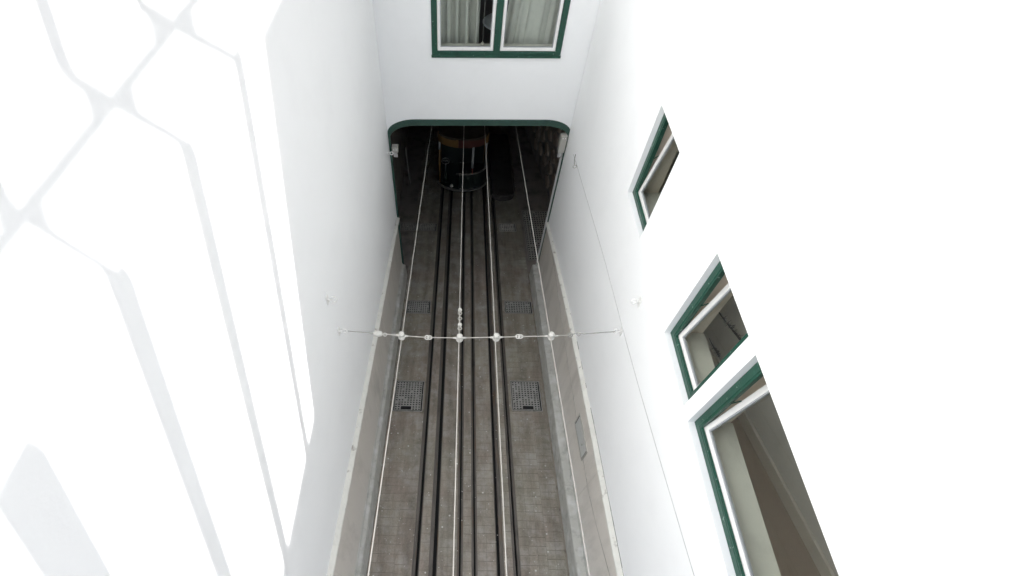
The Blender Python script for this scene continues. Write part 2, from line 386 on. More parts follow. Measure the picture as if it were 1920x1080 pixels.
# drain grates, real holes over a thin black sheet for the unlit pit
def grate(i, label, g, nx, ny, m, slot=None, group='drain grates in the paving'):
    x0, x1, y0, y1 = g
    t = empty('drain_grate', P((x0 + x1) / 2, (y0 + y1) / 2)); tag(t, label, 'grate', group)
    loc = t.location.copy()
    fr = 0.016; gap = 0.014
    ix0, ix1, iy0, iy1 = x0 + fr + gap, x1 - fr - gap * 2, y0 + fr + gap, y1 - fr - gap
    f = lambda u, v, d: P(u, v, d) - loc
    MB().lattice([x0, x0 + fr, x1 - fr, x1], [y0, y0 + fr, y1 - fr, y1], lambda a, b: not (a == 1 and b == 1), -0.03, 0.001, f).build('frame', m, t)
    px, py = (ix1 - ix0) / nx, (iy1 - iy0) / ny
    us = [ix0]; vv = [iy0]
    for k in range(nx): us += [ix0 + px * (k + 0.24), ix0 + px * (k + 0.76)]
    us.append(ix1)
    for k in range(ny): vv += [iy0 + py * (k + 0.24), iy0 + py * (k + 0.76)]
    vv.append(iy1)
    clogged = set((random.randrange(nx), random.randrange(ny)) for _ in range(nx * ny // 14))
    def solid(a, b):
        if slot and slot[0] * 2 + 1 <= a <= slot[1] * 2 + 1 and slot[2] * 2 + 1 <= b <= slot[3] * 2 + 1: return False
        if a % 2 == 1 and b % 2 == 1: return (a // 2, b // 2) in clogged
        return True
    MB().lattice(us, vv, solid, -0.03, 0.002, f).build('perforated_plate', m, t)
    MB().hexa([f(x0 + fr, y0 + fr, -0.0044), f(x1 - fr, y0 + fr, -0.0044), f(x1 - fr, y1 - fr, -0.0044), f(x0 + fr, y1 - fr, -0.0044),
               f(x0 + fr, y0 + fr, -0.0038), f(x1 - fr, y0 + fr, -0.0038), f(x1 - fr, y1 - fr, -0.0038), f(x0 + fr, y1 - fr, -0.0038)]).build('pit', M['void'], t)
grate(0, 'large square perforated drain grate with a black slot, left of the rails', grates[0], 9, 13, M['iron'], (2, 5, 0, 1))
grate(1, 'smaller oblong drain grate left of the rails, beyond the span wire', grates[1], 10, 6, M['iron'])
grate(2, 'large square perforated drain grate with a black slot, right of the rails', grates[2], 9, 13, M['iron'], (3, 6, 0, 1))
grate(3, 'smaller oblong drain grate right of the rails, beyond the span wire', grates[3], 10, 6, M['iron'])
grate(4, 'small pale drain grate right of the rails inside the shaded passage', grates[4], 8, 5, M['paleiron'])
grate(5, 'long dark channel grate across the left side of the passage floor', grates[5], 20, 5, M['darkiron'])
grate(6, 'big dark floor grating at the foot of the right passage wall', (2.10, 3.05, 9.45, 12.0), 11, 24, M['darkiron'])

# crumbs and bits of litter
mb = MB()
for _ in range(260):
    x = random.choice([random.uniform(-1.34, -0.66), random.uniform(-0.2, 1.1), random.uniform(1.27, 1.98)]); y = random.uniform(0.8, 8.4); s = random.uniform(0.003, 0.009)
    p = [P(x + random.uniform(-s, s) + dx * s, y + dy * s, 0.002) for dx, dy in ((-1, -1), (1, -1), (1, 1), (-1, 1))]
    mb.add(p + [P(x, y, 0.002 + s * 1.2)], [(0, 1, 4), (1, 2, 4), (2, 3, 4), (3, 0, 4)])
tag(mb.build('litter_crumbs', M['litter']), 'pale crumbs and droppings scattered over the paving', 'litter', kind='stuff')

# ------------------------------------------------------------------ side buildings
def lerp(tab, y):
    for (a, p), (b, q) in zip(tab, tab[1:]):
        if y <= b or (b, q) == tab[-1]: return p + (q - p) * (y - a) / (b - a)
def side_dado(parent, sgn, xw, tab, y_end, n_panels):
    # sgn +1: left wall (faces +x), -1: right wall
    def pr(d): return xw + sgn * d
    ys = [YN + 0.0] + [0.9, 2.35, 3.95, 5.6, 7.2, y_end]
    for a, b in zip(ys, ys[1:]):
        mb = MB(); g = 0.002
        x0, x1 = pr(-0.02), pr(0.012)
        mb.hexa([P(x0, a + g, -0.1), P(x1, a + g, -0.1), P(x1, b - g, -0.1), P(x0, b - g, -0.1),
                 P(x0, a + g, lerp(tab, a) - 0.06), P(x1, a + g, lerp(tab, a) - 0.06), P(x1, b - g, lerp(tab, b) - 0.06), P(x0, b - g, lerp(tab, b) - 0.06)])
        mb.build('dado_panel', M['dado'], parent)
    # cap moulding, a little uneven
    secs = []
    N = 90
    for k in range(N + 1):
        y = YN + (y_end - YN) * k / N
        t = lerp(tab, y) + random.uniform(-0.004, 0.004); d = 0.075 + random.uniform(-0.004, 0.003)
        secs.append([P(pr(-0.02), y, t - 0.09), P(pr(d - 0.02), y, t - 0.09), P(pr(d), y, t - 0.055), P(pr(d - 0.004), y, t - 0.025), P(pr(-0.02), y, t)])
    MB().extrude(secs).build('dado_cap', M['trim'], parent)

def reveal_window(parent, y0, y1, z0, z1, label, tilt):
    xo = XR + 0.062
    wnd = empty('window', (0, 0, 0), parent); wnd['label'] = label
    F = lambda u, v, d: Vector((d, u, v))
    e = 0.003; fw = 0.075
    A, B, C_, D = y0 + e, y1 - e, z0 + e, z1 - e
    MB().lattice([A, A + fw, B - fw, B], [C_, C_ + fw, D - fw, D], lambda i, j: not (i == 1 and j == 1), xo, xo + 0.07, F).build('frame', M['green'], wnd, 0.006)
    # inner stop bead of the frame
    q = fw + 0.018
    MB().lattice([A + fw, A + q, B - q, B - fw], [C_ + fw, C_ + q, D - q, D - fw], lambda i, j: not (i == 1 and j == 1), xo + 0.006, xo + 0.03, F).build('bead', M['green'], wnd)
    # inward tilting sash, hinged at the bottom
    ha, hb, hc, hd = A + fw + 0.006, B - fw - 0.006, C_ + fw + 0.006, D - fw - 0.006
    ct, st = math.cos(tilt), math.sin(tilt)
    def T(u, v, d):
        dv = v - hc; dd = d - (xo + 0.034)
        return Vector((xo + 0.034 + dd * ct + dv * st, u, hc + dv * ct - dd * st))
    sw = 0.052
    MB().lattice([ha, ha + sw, hb - sw, hb], [hc, hc + sw, hd - sw, hd], lambda i, j: not (i == 1 and j == 1), xo + 0.034, xo + 0.078, T).build('sash', M['sash'], wnd, 0.005)
    g0 = sw; g1 = sw + 0.012
    MB().lattice([ha + g0, ha + g1, hb - g1, hb - g0], [hc + g0, hc + g1, hd - g1, hd - g0], lambda i, j: not (i == 1 and j == 1), xo + 0.044, xo + 0.068, T).build('gasket', M['gasket'], wnd)
    u0, u1, v0, v1 = ha + g0 + 0.001, hb - g0 - 0.001, hc + g0 + 0.001, hd - g0 - 0.001
    MB().add([T(u0, v0, xo + .056), T(u1, v0, xo + .056), T(u1, v1, xo + .056), T(u0, v1, xo + .056)], [(0, 1, 2, 3)]).build('pane', M['glass'], wnd)
    # lining of the deep reveal; jamb beige stands in for warm indoor light
    xi = xo + 0.072
    MB().box(xi, XR + 0.408, y1 - 0.004, y1 - 0.001, z0 + 0.005, z1 - 0.005).build('jamb_warm_tint', M['beige'], wnd)
    MB().box(xi, XR + 0.408, y0 + 0.001, y0 + 0.004, z0 + 0.005, z1 - 0.005).build('jamb_warm_tint', M['beige'], wnd)
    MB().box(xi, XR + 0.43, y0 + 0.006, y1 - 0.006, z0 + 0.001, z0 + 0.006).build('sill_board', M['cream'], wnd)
    # small stay
    MB().tube([(xo + 0.05, B - fw - 0.004, z0 + 0.62), (xo + 0.11, B - fw - 0.006, z0 + 0.68)], 0.006, 6).build('stay', M['green'], wnd)

# left building
lb = empty('white_building', (XL, 2, -0.4)); tag(lb, 'tall white wall on the left, mostly lit by the sun, above a grey dado', 'building')
lb_off = empty('left_frame_temp')
def reparent(objs, parent):
    for ob in objs:
        ob.parent = parent; ob.location = ob.location - parent.location
bpy.data.objects.remove(lb_off)
def collect(parent, fn):
    before = set(col.objects)
    fn()
    for ob in set(col.objects) - before:
        if ob.parent == parent: ob.location = ob.location - parent.location
PLX = ((-0.004, -0.1), (0.124, -0.1), (0.120, 0.02), (0.100, 0.44), (0.085, 0.475), (0.03, 0.49), (0.012, 0.56), (-0.004, 0.56))
def plinth(parent, sgn, xw, prof, y_end):
    ys = [YN, 1.1, 2.6, 4.15, 5.7, 7.25, y_end]
    for a, b in zip(ys, ys[1:]):
        secs = []
        n = 8
        for k in range(n + 1):
            y = a + 0.002 + (b - a - 0.004) * k / n
            secs.append([P(xw + sgn * (d + (random.uniform(-0.004, 0.004) if d > 0.05 else 0)), y, h) for d, h in prof])
        MB().extrude(secs).build('plinth_stone', M['plinth'], parent)
def left():
    MB().box(XL - 0.4, XL, YN, 8.66, -3.2, LT).build('wall', M['plaster'], lb)
    side_dado(lb, 1, XL, [(YN, 2.6), (0.8, 2.53), (4.75, 2.42), (8.3, 2.33), (9, 2.3)], 8.655, 8)
    plinth(lb, 1, XL, PLX, 8.655)
collect(lb, left)

# right building: windows cut through the wall, an unseen, added raked gable above
rb = empty('white_building', (XR, 2, -0.4)); tag(rb, 'white wall on the right with three green framed windows in a row', 'building')
WIN = [(4.235, 5.075), (2.045, 2.885), (-0.12, 1.885)]
WZ = (4.89, 6.21)
def right_():
    T = 0.41; ZR = 4.285 + 3.76 / SA_X
    us = [YN, -0.12, 1.885, 2.045, 2.885, 4.235, 5.075, 8.81]
    vv = [-3.2, WZ[0], WZ[1], RT]
    MB().box(XR - 0.012, XR + T, YN, 15.0, RT + 0.002, ZR).build('blocker_storey', M['bounce_dark'], rb)  # unseen dark storey, added to cut bounce onto the left wall
    MB().lattice(us, vv, lambda i, j: not (j == 1 and i in (1, 3, 5)), XR, XR + T, lambda u, v, d: Vector((d, u, v))).build('wall', M['plaster'], rb)
    k = 3.76 / SA_X
    g = [(2.11 + 0.44 * k, 4.35 + k), (3.76 + 0.44 * k, 7.64 + k), (15.0, 7.64 + k), (15.0, ZR + 0.003), (2.08 + 0.44 * k, ZR + 0.003)]
    MB().extrude([[(XR, y, z) for y, z in g], [(XR + T, y, z) for y, z in g]]).build('shade_gable', M['bounce_dark'], rb)  # out of view; rake shaped to cast the slanted shade edge opposite
    side_dado(rb, -1, XR, [(YN, 2.4), (0.9, 2.30), (2.6, 2.38), (4.9, 2.42), (7.0, 2.32), (8.63, 2.18), (9, 2.15)], 8.80, 8)
    prof = [(d * 1.0 if d < 0.05 else d + 0.075, h) for d, h in PLX]
    plinth(rb, -1, XR, prof, 8.80)
    labs = ['smallest looking window, farthest along the right wall', None, 'largest looking window, nearest along the right wall']
    for (a, b), lbl in zip(WIN, ('green framed window farthest down the right wall', 'green framed window in the middle of the right wall', 'wide green framed window nearest the viewer')):
        reveal_window(rb, a, b, WZ[0], WZ[1], lbl, R(7.0))
    # rooms behind: floor, skirting, back wall at a slant, partitions and ceiling
    x0 = XR + T + 0.002
    def room(ya, yb, xa, xb, fl='brown'):
        MB().add([(x0, ya, 3.9), (xb + 0.3, ya, 3.9), (xb + 0.3, yb, 3.9), (x0, yb, 3.9)], [(0, 1, 2, 3)]).build('room_floor', M[fl], rb)
        def slab(xA, xB, t, z0, z1): 
            return MB().hexa([(xA - t, yb, z0), (xB - t, ya, z0), (xB + 0.1, ya, z0), (xA + 0.1, yb, z0), (xA - t, yb, z1), (xB - t, ya, z1), (xB + 0.1, ya, z1), (xA + 0.1, yb, z1)])
        slab(xa, xb, 0.0, 3.9, 6.7).build('room_wall', M['taupe'], rb)
        slab(xa, xb, 0.03, 3.902, 4.06).build('skirting', M['skirting'], rb)
        MB().box(x0, xb + 0.4, yb, yb + 0.06, 3.9, 6.7).build('room_wall', M['cream'], rb)
        MB().box(x0, xb + 0.4, ya - 0.06, ya, 3.9, 6.7).build('room_wall', M['cream'], rb)
        MB().box(x0, xb + 0.4, ya - 0.06, yb + 0.06, 6.702, 6.8).build('room_ceiling', M['cream'], rb)
    room(-1.6, 3.62, 3.13, 4.16)
    room(3.75, 6.4, 3.5, 3.7, 'cream')
    MB().box(x0, x0 + 0.40, 3.76, 6.39, 3.91, 4.84).build('brightening_block', M['cream'], rb, 0.01)  # pale block added to brighten the view through the far window
collect(rb, right_)

# mortar gap that has opened above the right dado cap
mb = MB()
tabR = [(YN, 2.4), (0.9, 2.30), (2.6, 2.38), (4.9, 2.42), (7.0, 2.32), (8.63, 2.18), (9, 2.15)]
y = 0.2
while y < 4.6:
    L_ = random.uniform(0.06, 0.35); t = random.uniform(0.008, 0.022)
    h0, h1 = lerp(tabR, y) + 0.004, lerp(tabR, y + L_) + 0.004
    a, b = XR - 0.003, XR + 0.001
    mb.hexa([P(a, y, h0), P(b, y, h0), P(b, y + L_, h1), P(a, y + L_, h1), P(a, y, h0 + t), P(b, y, h0 + t), P(b, y + L_, h1 + t * 0.6), P(a, y + L_, h1 + t * 0.6)])
    y += L_ + (0 if y < 3 else random.uniform(0.0, 0.4))
o = mb.build('mortar_gap', M['crack'], rb); o.location = -rb.location

# hatch in the right dado
def hatch():
    h = empty('hatch', (0, 0, 0), rb); h['label'] = 'narrow flush access hatch in the right dado'
    xf = XR - 0.012
    y0, y1, h0, h1 = 2.79, 3.53, 1.36, 1.80
    f = lambda u, v, d: P(d, u, v)
    MB().lattice([y0, y0 + .022, y1 - .022, y1], [h0, h0 + .02, h1 - .02, h1], lambda i, j: not (i == 1 and j == 1), xf - 0.014, xf, f).build('frame', M['steel'], h)
    MB().lattice([y0 + .045, y1 - .05], [h0 + .032, h1 - .032], lambda i, j: True, xf - 0.010, xf + 0.004, f).build('door', M['hatchdoor'], h, 0.003)
    MB().lattice([y0 + .02, y1 - .02], [h0 + .018, h1 - .018], lambda i, j: True, xf - 0.002, xf - 0.0005, f).build('gap', M['crack'], h)
    MB().lathe(P(xf - 0.012, 3.0, 1.60), [(0.016, -0.014), (0.018, -0.006), (0.012, 0.004)], 'X', 12).build('lock', M['steel'], h)
collect(rb, hatch)
for ob in [c for c in rb.children if c.name.startswith('hatch')]: pass

# ------------------------------------------------------------------ the building across the end
FA = math.atan2(0.153, 3.743)
fb = empty('white_building', (-1.483, 8.673, 0), None, FA); tag(fb, 'white building across the end with a green edged tram archway and curtained window', 'building')
TH = 0.36
def arch_pts(z_top, x0, x1, zc, rad_x, n=10):
    pts = []
    for k in range(n + 1):
        a = math.pi - (math.pi / 2) * k / n
        pts.append((x0 + rad_x + rad_x * math.cos(a), zc + (z_top - zc) * math.sin(a)))
    for k in range(n + 1):
        a = math.pi / 2 - (math.pi / 2) * k / n
        pts.append((x1 - rad_x + rad_x * math.cos(a), zc + (z_top - zc) * math.sin(a)))
    return pts
XA0, XA1 = -0.012, 3.775
opening = [(XA0, -3.0)] + arch_pts(3.385, XA0, XA1, 3.06, 0.58) + [(XA1, -3.0)]
def front():
    # wall below the window line: strips over the opening
    mb = MB()
    xs0, xs1, ZT = -1.6, 5.6, 4.698
    top = opening[1:-1]
    def q(a, b, c, d): mb.add([a, b, c, d], [(0, 1, 2, 3)])
    for d in (0.0, TH):
        q((xs0, d, -3), (XA0, d, -3), (XA0, d, ZT), (xs0, d, ZT)); q((XA1, d, -3), (xs1, d, -3), (xs1, d, ZT), (XA1, d, ZT))
        for (xa, za), (xb, zb) in zip(top, top[1:]):
            q((xa, d, za), (xb, d, zb), (xb, d, ZT), (xa, d, ZT))
    for (xa, za), (xb, zb) in zip(opening, opening[1:]): q((xa, 0, za), (xb, 0, zb), (xb, TH, zb), (xa, TH, za))
    # storey with the window, and above
    WX0, WX1, WZ0, WZ1 = 0.936, 3.252, ZT, 6.21
    mb.lattice([xs0, WX0, WX1, 4.2, xs1], [ZT, WZ1, 12.8], lambda i, j: not (i == 1 and j == 0), 0.0, TH, lambda u, v, d: Vector((u, d, v)))
    mb.build('wall', M['plaster'], fb)
    # green band painted and built round the opening
    inner = [(XA0 + 0.045, -3.0)] + arch_pts(3.245, XA0 + 0.045, XA1 - 0.045, 2.95, 0.55) + [(XA1 - 0.045, -3.0)]
    outer = [(XA0 + 0.003, -3.0)] + arch_pts(3.382, XA0 + 0.003, XA1 - 0.003, 3.06, 0.58) + [(XA1 - 0.003, -3.0)]
    mb = MB()
    for k in range(len(inner) - 1):
        (a, b), (c, d), (e, f_), (g, h) = outer[k], outer[k + 1], inner[k + 1], inner[k]
        mb.add([(a, -0.014, b), (c, -0.014, d), (e, -0.014, f_), (g, -0.014, h), (a, 0.05, b), (c, 0.05, d), (e, 0.05, f_), (g, 0.05, h)],
               [(0, 1, 2, 3), (7, 6, 5, 4), (0, 4, 5, 1), (3, 2, 6, 7)])
    mb.build('arch_trim', M['arch'], fb)
    # window: frame with mullion, two sashes with panes
    wn = empty('window', (0, 0, 0), fb)
    F = lambda u, v, d: Vector((u, d, v))
    MB().lattice([0.938, 1.035, 2.035, 2.150, 3.150, 3.250], [4.70, 4.80, 6.11, 6.21], lambda i, j: not (j == 1 and i in (1, 3)), -0.022, 0.07, F).build('frame', M['green'], wn, 0.006)
    MB().box(0.93, 3.258, -0.036, -0.006, 4.688, 4.735).build('sill', M['green'], wn, 0.006)
    for a, b in ((1.040, 2.030), (2.155, 3.145)):
        s_ = MB().lattice([a, a + 0.05, b - 0.05, b], [4.804, 4.862, 6.05, 6.106], lambda i, j: not (i == 1 and j == 1), 0.0, 0.05, F).build('sash', M['sash'], wn, 0.005)
        MB().lattice([a + 0.05, a + .062, b - .062, b - 0.05], [4.862, 4.874, 6.038, 6.05], lambda i, j: not (i == 1 and j == 1), 0.014, 0.04, F).build('gasket', M['gasket'], wn)
        MB().add([(a + .051, 0.027, 4.863), (b - .051, 0.027, 4.863), (b - .051, 0.027, 6.049), (a + .051, 0.027, 6.049)], [(0, 1, 2, 3)]).build('pane', M['glass'], wn)
    MB().box(0.94, 3.25, 0.075, 0.34, 4.70, 4.758).build('inner_sill', M['cream'], wn)
    # the room behind it
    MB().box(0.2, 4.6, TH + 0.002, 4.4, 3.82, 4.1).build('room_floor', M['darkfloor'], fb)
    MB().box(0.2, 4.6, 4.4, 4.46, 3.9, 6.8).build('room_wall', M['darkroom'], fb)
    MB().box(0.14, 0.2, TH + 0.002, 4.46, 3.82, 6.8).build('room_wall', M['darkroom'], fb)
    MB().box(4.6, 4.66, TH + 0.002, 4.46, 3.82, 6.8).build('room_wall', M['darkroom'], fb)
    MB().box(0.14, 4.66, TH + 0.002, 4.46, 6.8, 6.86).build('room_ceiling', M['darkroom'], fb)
    # the passage under the house
    MB().box(-0.62, -0.32, TH, 12.2, -4.6, 3.46).build('passage_wall', M['passage_dark'], fb)
    pw = MB().hexa([(4.90, TH, -4.6), (5.3, TH, -4.6), (5.3, 12.2, -4.6), (4.45, 12.2, -4.6), (4.90, TH, 3.46), (5.3, TH, 3.46), (5.3, 12.2, 3.46), (4.45, 12.2, 3.46)]).build('passage_wall', M['passage_dark'], fb)
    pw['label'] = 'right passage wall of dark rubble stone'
    MB().box(-0.62, 5.3, TH, 12.2, 3.46, 3.6).build('passage_ceiling', M['passage_dark'], fb)
    MB().box(-0.62, 5.3, 12.2, 12.4, -4.6, 3.6).build('passage_end_wall', M['passage_dark'], fb)
    # rubble stones on the right passage wall
    rs = random.Random(3)
    y = 2.2
    while y < 9.0:
        z = -1.9 - 0.19 * y * 0.5
        off = rs.uniform(0, 0.4)
        while z + off < 1.0:
            cy, cz = y + rs.uniform(-.08, .08), z + off + rs.uniform(-.05, .05)
            xw = 4.90 - 0.45 * (cy - TH) / (12.2 - TH)
            ry, rz = rs.uniform(.30, .40), rs.uniform(.20, .28)
            n = 9; ring0 = []; ring1 = []
            for k in range(n):
                a = 2 * math.pi * k / n; j = rs.uniform(.85, 1.1)
                ring0.append((xw + 0.02, cy + ry * j * math.cos(a), cz + rz * j * math.sin(a)))
                ring1.append((xw - 0.05, cy + ry * j * .8 * math.cos(a), cz + rz * j * .8 * math.sin(a)))
            MB().extrude([ring0, ring1]).build('stone', M['stone'], pw)
            z += 0.56
        y += 0.78
front()

# steel gate brackets in the two upper corners of the arch
def bracket(label, u, mirror, ln):
    t = empty('steel_bracket', fb.matrix_basis @ Vector((0, 0, 0)), None, FA); tag(t, label, 'bracket', 'steel brackets in the arch corners')
    t.location = Vector((-1.483, 8.673, 0)) + Matrix.Rotation(FA, 3, 'Z') @ Vector((u, 0.02, 2.62))
    s = mirror
    x0, x1 = sorted((0.0, s * 0.13))
    MB().box(x0, x1, -0.10, 0.03, 0.0, ln).build('box', M['steel'], t, 0.006)
    g = [(-0.09, -0.002), (0.02, -0.002), (0.02, -0.20), (0.0, -0.20)]
    xa, xb = sorted((s * 0.02, s * 0.10))
    MB().extrude([[(xa, y, z) for y, z in g], [(xb, y, z) for y, z in g]]).build('gusset', M['greycable'], t)
    for dx in (0.04, 0.09):
        MB().lathe((s * dx, -0.101, ln - 0.05), [(0.013, 0.0), (0.013, -0.010), (0.008, -0.014)], 'Y', 8).build('bolt', M['sash'], t)
bracket('short pale steel bracket with two bolts in the left corner of the arch', 0.05, 1, 0.13)
bracket('longer pale steel bracket in the right corner of the arch', 3.71, -1, 0.42)

# ------------------------------------------------------------------ things seen in the end window
def curtain(label, u0, u1, depth, folds, amp, seed, lean=0.0):
    rs = random.Random(seed); me = MB(); n = folds * 10; rows = 8
    ph = [rs.uniform(0.6, 1.3) for _ in range(folds + 1)]
    def pt(i, k, off):
        t = i / n; f = (t + 0.035 * math.sin(9.0 * t + seed) * math.sin(math.pi * t)) * folds; a = amp * (0.65 + 0.45 * math.sin(5.3 * t + 1.7 * seed))
        z = 4.32 + (6.32 - 4.32) * k / rows
        u = u0 + (u1 - u0) * t + 0.012 * math.sin(f * 2 * math.pi * 2 + seed) + lean * (k / rows) * (1 - t)
        d = depth + a * math.sin(2 * math.pi * f) + 0.35 * a * math.sin(4.4 * math.pi * f + seed) + 0.004 * math.sin(k + f) + off
        return (u, d, z)
    v = [pt(i, k, 0) for k in range(rows + 1) for i in range(n + 1)] + [pt(i, k, 0.004) for k in range(rows + 1) for i in range(n + 1)]
    N = (rows + 1) * (n + 1); fs = []
    for k in range(rows):
        for i in range(n):
            a = k * (n + 1) + i; fs.append((a, a + 1, a + n + 2, a + n + 1)); fs.append((N + a + n + 1, N + a + n + 2, N + a + 1, N + a))
    for k in range(rows):
        for i in (0, n):
            a = k * (n + 1) + i; fs.append((a, a + n + 1, N + a + n + 1, N + a))
    me.add(v, fs, True)
    t = me.build('curtain', M['curtain']); t.location = fb.location; t.rotation_euler.z = FA
    return tag(t, label, 'curtain', 'curtains in the end window')
curtain('narrow beige curtain gathered in deep folds in the left half of the end window', 0.90, 1.79, 0.49, 5, 0.12, 2)
curtain('wide beige curtain hanging in soft folds in the right half of the end window', 2.20, 3.35, 0.46, 5, 0.065, 5, 0.18)
t = empty('round_table', (0.74, 9.78, 4.1)); tag(t, 'round pale table in the dark room between the two curtains', 'table')
MB().lathe((0, 0, 0), [(0.36, 0.705), (0.37, 0.715), (0.37, 0.73), (0.36, 0.74)], 'Z', 40, False).build('table_top', M['table'], t)
MB().lathe((0, 0, 0), [(0.22, 0.002), (0.22, 0.02), (0.03, 0.05), (0.03, 0.704)], 'Z', 16).build('pedestal', M['black'], t)
t = MB().box(-.07, .07, -.03, .03, 0, 0.03).box(-.05, .07, -.10, -.045, 0, 0.02).build('telephone', M['black'], None, 0.004); t.location = (0.60, 9.74, 4.842); t.rotation_euler.z = -0.3
tag(t, 'small black gadget lying on the round pale table', 'gadget')
t = empty('blind_cord', (0.36, 9.0, 4.80)); tag(t, 'thin blind cord with a flared tassel hanging in the dark window gap', 'cord')
MB().tube([(0, 0, 0.03), (0.002, 0, 0.7), (0, 0, 1.45)], 0.0045, 6).build('cord', M['rusty'], t)
MB().lathe((0, 0, 0), [(0.045, 0), (0.03, 0.012), (0.008, 0.035), (0.004, 0.05)], 'Z', 10).build('tassel', M['skirting'], t)

# thin dark tufted streaks against the wall behind the middle window
rs = random.Random(11)
for lbl, p, tuft in (('longer dark thin stalk leaning on the wall behind the middle window', [(3.06, 3.38, 4.66), (3.11, 3.26, 4.65), (3.16, 3.12, 4.65), (3.23, 2.95, 4.65)], (1, 3)),
                     ('shorter dark thin stalk with a ragged tuft behind the middle window', [(3.19, 3.31, 4.11), (3.21, 3.16, 4.12), (3.23, 3.03, 4.14)], (1, 2))):
    o_ = Vector(p[0]); t = empty('tufted_streak', o_); tag(t, lbl, 'streak')
    q = [Vector(a) - o_ for a in p]
    MB().tube(q, [0.004] + [0.010] * (len(q) - 2) + [0.014], 6).build('streak_core', M['streak'], t)
    mb = MB()
    for _ in range(46):
        k = rs.uniform(tuft[0], tuft[1]); i = min(int(k), len(q) - 2); c = q[i].lerp(q[i + 1], k - i)
        d = Vector((rs.uniform(-1, 1), rs.uniform(-1, 0.6), rs.uniform(0, 1))).normalized() * rs.uniform(0.03, 0.07)
        mb.tube([c, c + d], [0.004, 0.001], 4, False)
    mb.build('tuft', M['streak'], t)

# ------------------------------------------------------------------ hooks, wires
def hook(label, x, y, z, sgn, ring=0.045, group='eye hooks on the white walls', name='eye_hook', plate=(0.035, 0.075)):
    t = empty(name, (x, y, z)); tag(t, label, 'hook', group)
    a, b = sorted((0.0, sgn * 0.014))
    MB().box(a, b, -plate[0], plate[0], -plate[1], plate[1]).build('plate', M['hook'], t, 0.004)
    MB().tube([(sgn * 0.012, 0, 0), (sgn * 0.055, 0, 0)], 0.010, 8).build('shank', M['hook'], t)
    MB().torus((sgn * (0.05 + ring), 0, 0), ring, 0.010, (1, 0, 0), (0, 0.45, 1)).build('eye', M['hook'], t)
hook('painted eye hook high on the left wall, unused above the span wire', XL, 3.33, 4.70, 1, 0.035)
hook('eye hook on the left wall holding the span wire', XL, 3.366, 3.94, 1, 0.03)
hook('eye hook on the right wall holding the span wire', XR, 3.622, 3.71, -1, 0.03)
hook('unused painted eye hook on the right wall above the span wire', XR, 3.566, 4.49, -1, 0.03)
hook('tiny ring hook on the left wall beside the arch bracket', XL, 8.45, 2.72, 1, 0.03, plate=(0.02, 0.02))

wy = lambda y: 3.72 - 0.235 * (y - 3.46)               # height of the long wires
def long_wire(label, x0, x1, name='overhead_wire'):
    t = empty(name, (x0, 3.46, wy(3.46))); tag(t, label, 'wire', 'long overhead wires')
    pts = [(x0 + (x1 - x0) * (y - 0.6) / 10 - x0, y - 3.46, wy(y) - wy(3.46)) for y in (-2.55, -1, 0.6, 3.46, 7, 10.5, 14, 18.8)]
    MB().tube(pts, 0.0062, 8).build('strand', M['wire'], t)
    return t
long_wire('leftmost of the four long pale wires above the rails', -0.706, -0.690)
wb = long_wire('long pale wire with a short chain of shackles, second from the left', 0.046, 0.088)
long_wire('long pale wire above the broad black rail, third from the left', 0.522, 0.585)
long_wire('rightmost of the four long pale wires above the rails', 1.262, 1.335)
# chain fitting on the second wire
cf = empty('chain_fitting', (0.0, 0, 0), wb)
def wp(y): return Vector((0.02, y - 3.46, wy(y) - wy(3.46) + 0.004))
for y in (3.68, 3.97):
    MB().lathe(wp(y), [(0.012, -0.03), (0.026, -0.018), (0.030, 0), (0.026, 0.018), (0.012, 0.03)], 'Z', 12).build('ball', M['porcelain'], cf)
for k, y in enumerate((3.61, 3.75, 3.80, 3.85, 3.905)):
    u = Vector((0, 1, -0.235)); v = Vector((1, 0, 0)) if k % 2 == 0 else Vector((0, 0.235, 1))
    MB().torus(wp(y), 0.026, 0.007, u, v, 12, 6).build('link', M['steel'], cf)

# span wire across the alley
span_pts = [(-1.41, 3.37, 3.94), (-1.0, 3.39, 3.86), (-0.70, 3.42, 3.775), (-0.35, 3.43, 3.73), (0.066, 3.455, 3.70), (0.56, 3.49, 3.685), (0.87, 3.51, 3.685), (1.30, 3.53, 3.69), (1.56, 3.55, 3.695), (2.17, 3.615, 3.71)]
O = Vector((0.066, 3.455, 3.70))
sp = empty('span_wire', O); tag(sp, 'sagging cross wire with knobs, strung between the two walls', 'wire')
SPT = [Vector(p) - O for p in span_pts]
MB().tube(SPT[1:9], 0.0065, 8).build('strand', M['wire'], sp)
MB().tube(SPT[:2], 0.0075, 6).build('wrapped_end', M['rusty'], sp)
MB().tube([SPT[8].lerp(SPT[9], 0.0), SPT[8].lerp(SPT[9], 0.15) + Vector((0, 0.01, 0.03)), SPT[8].lerp(SPT[9], 0.3), SPT[9]], 0.0075, 6).build('wrapped_end', M['rusty'], sp)
for k in (2, 4, 5, 7):
    p = SPT[k]; kn = empty('insulator', p, sp); kn.scale = (0.85, 0.85, 0.85)
    MB().lathe((0, 0, 0.01), [(0.020, -0.075), (0.050, -0.07), (0.058, -0.05), (0.050, -0.028), (0.030, -0.02), (0.034, 0.0), (0.046, 0.012), (0.046, 0.05), (0.036, 0.066), (0.012, 0.07)], 'Z', 20).build('knob', M['porcelain'], kn)
    d = (SPT[k + 1] - SPT[k - 1]).normalized()
    for s in (-1, 1):
        MB().tube([d * s * 0.035, d * s * 0.075, d * s * 0.11], [0.020, 0.017, 0.008], 8).build('ear', M['porcelain'], kn)
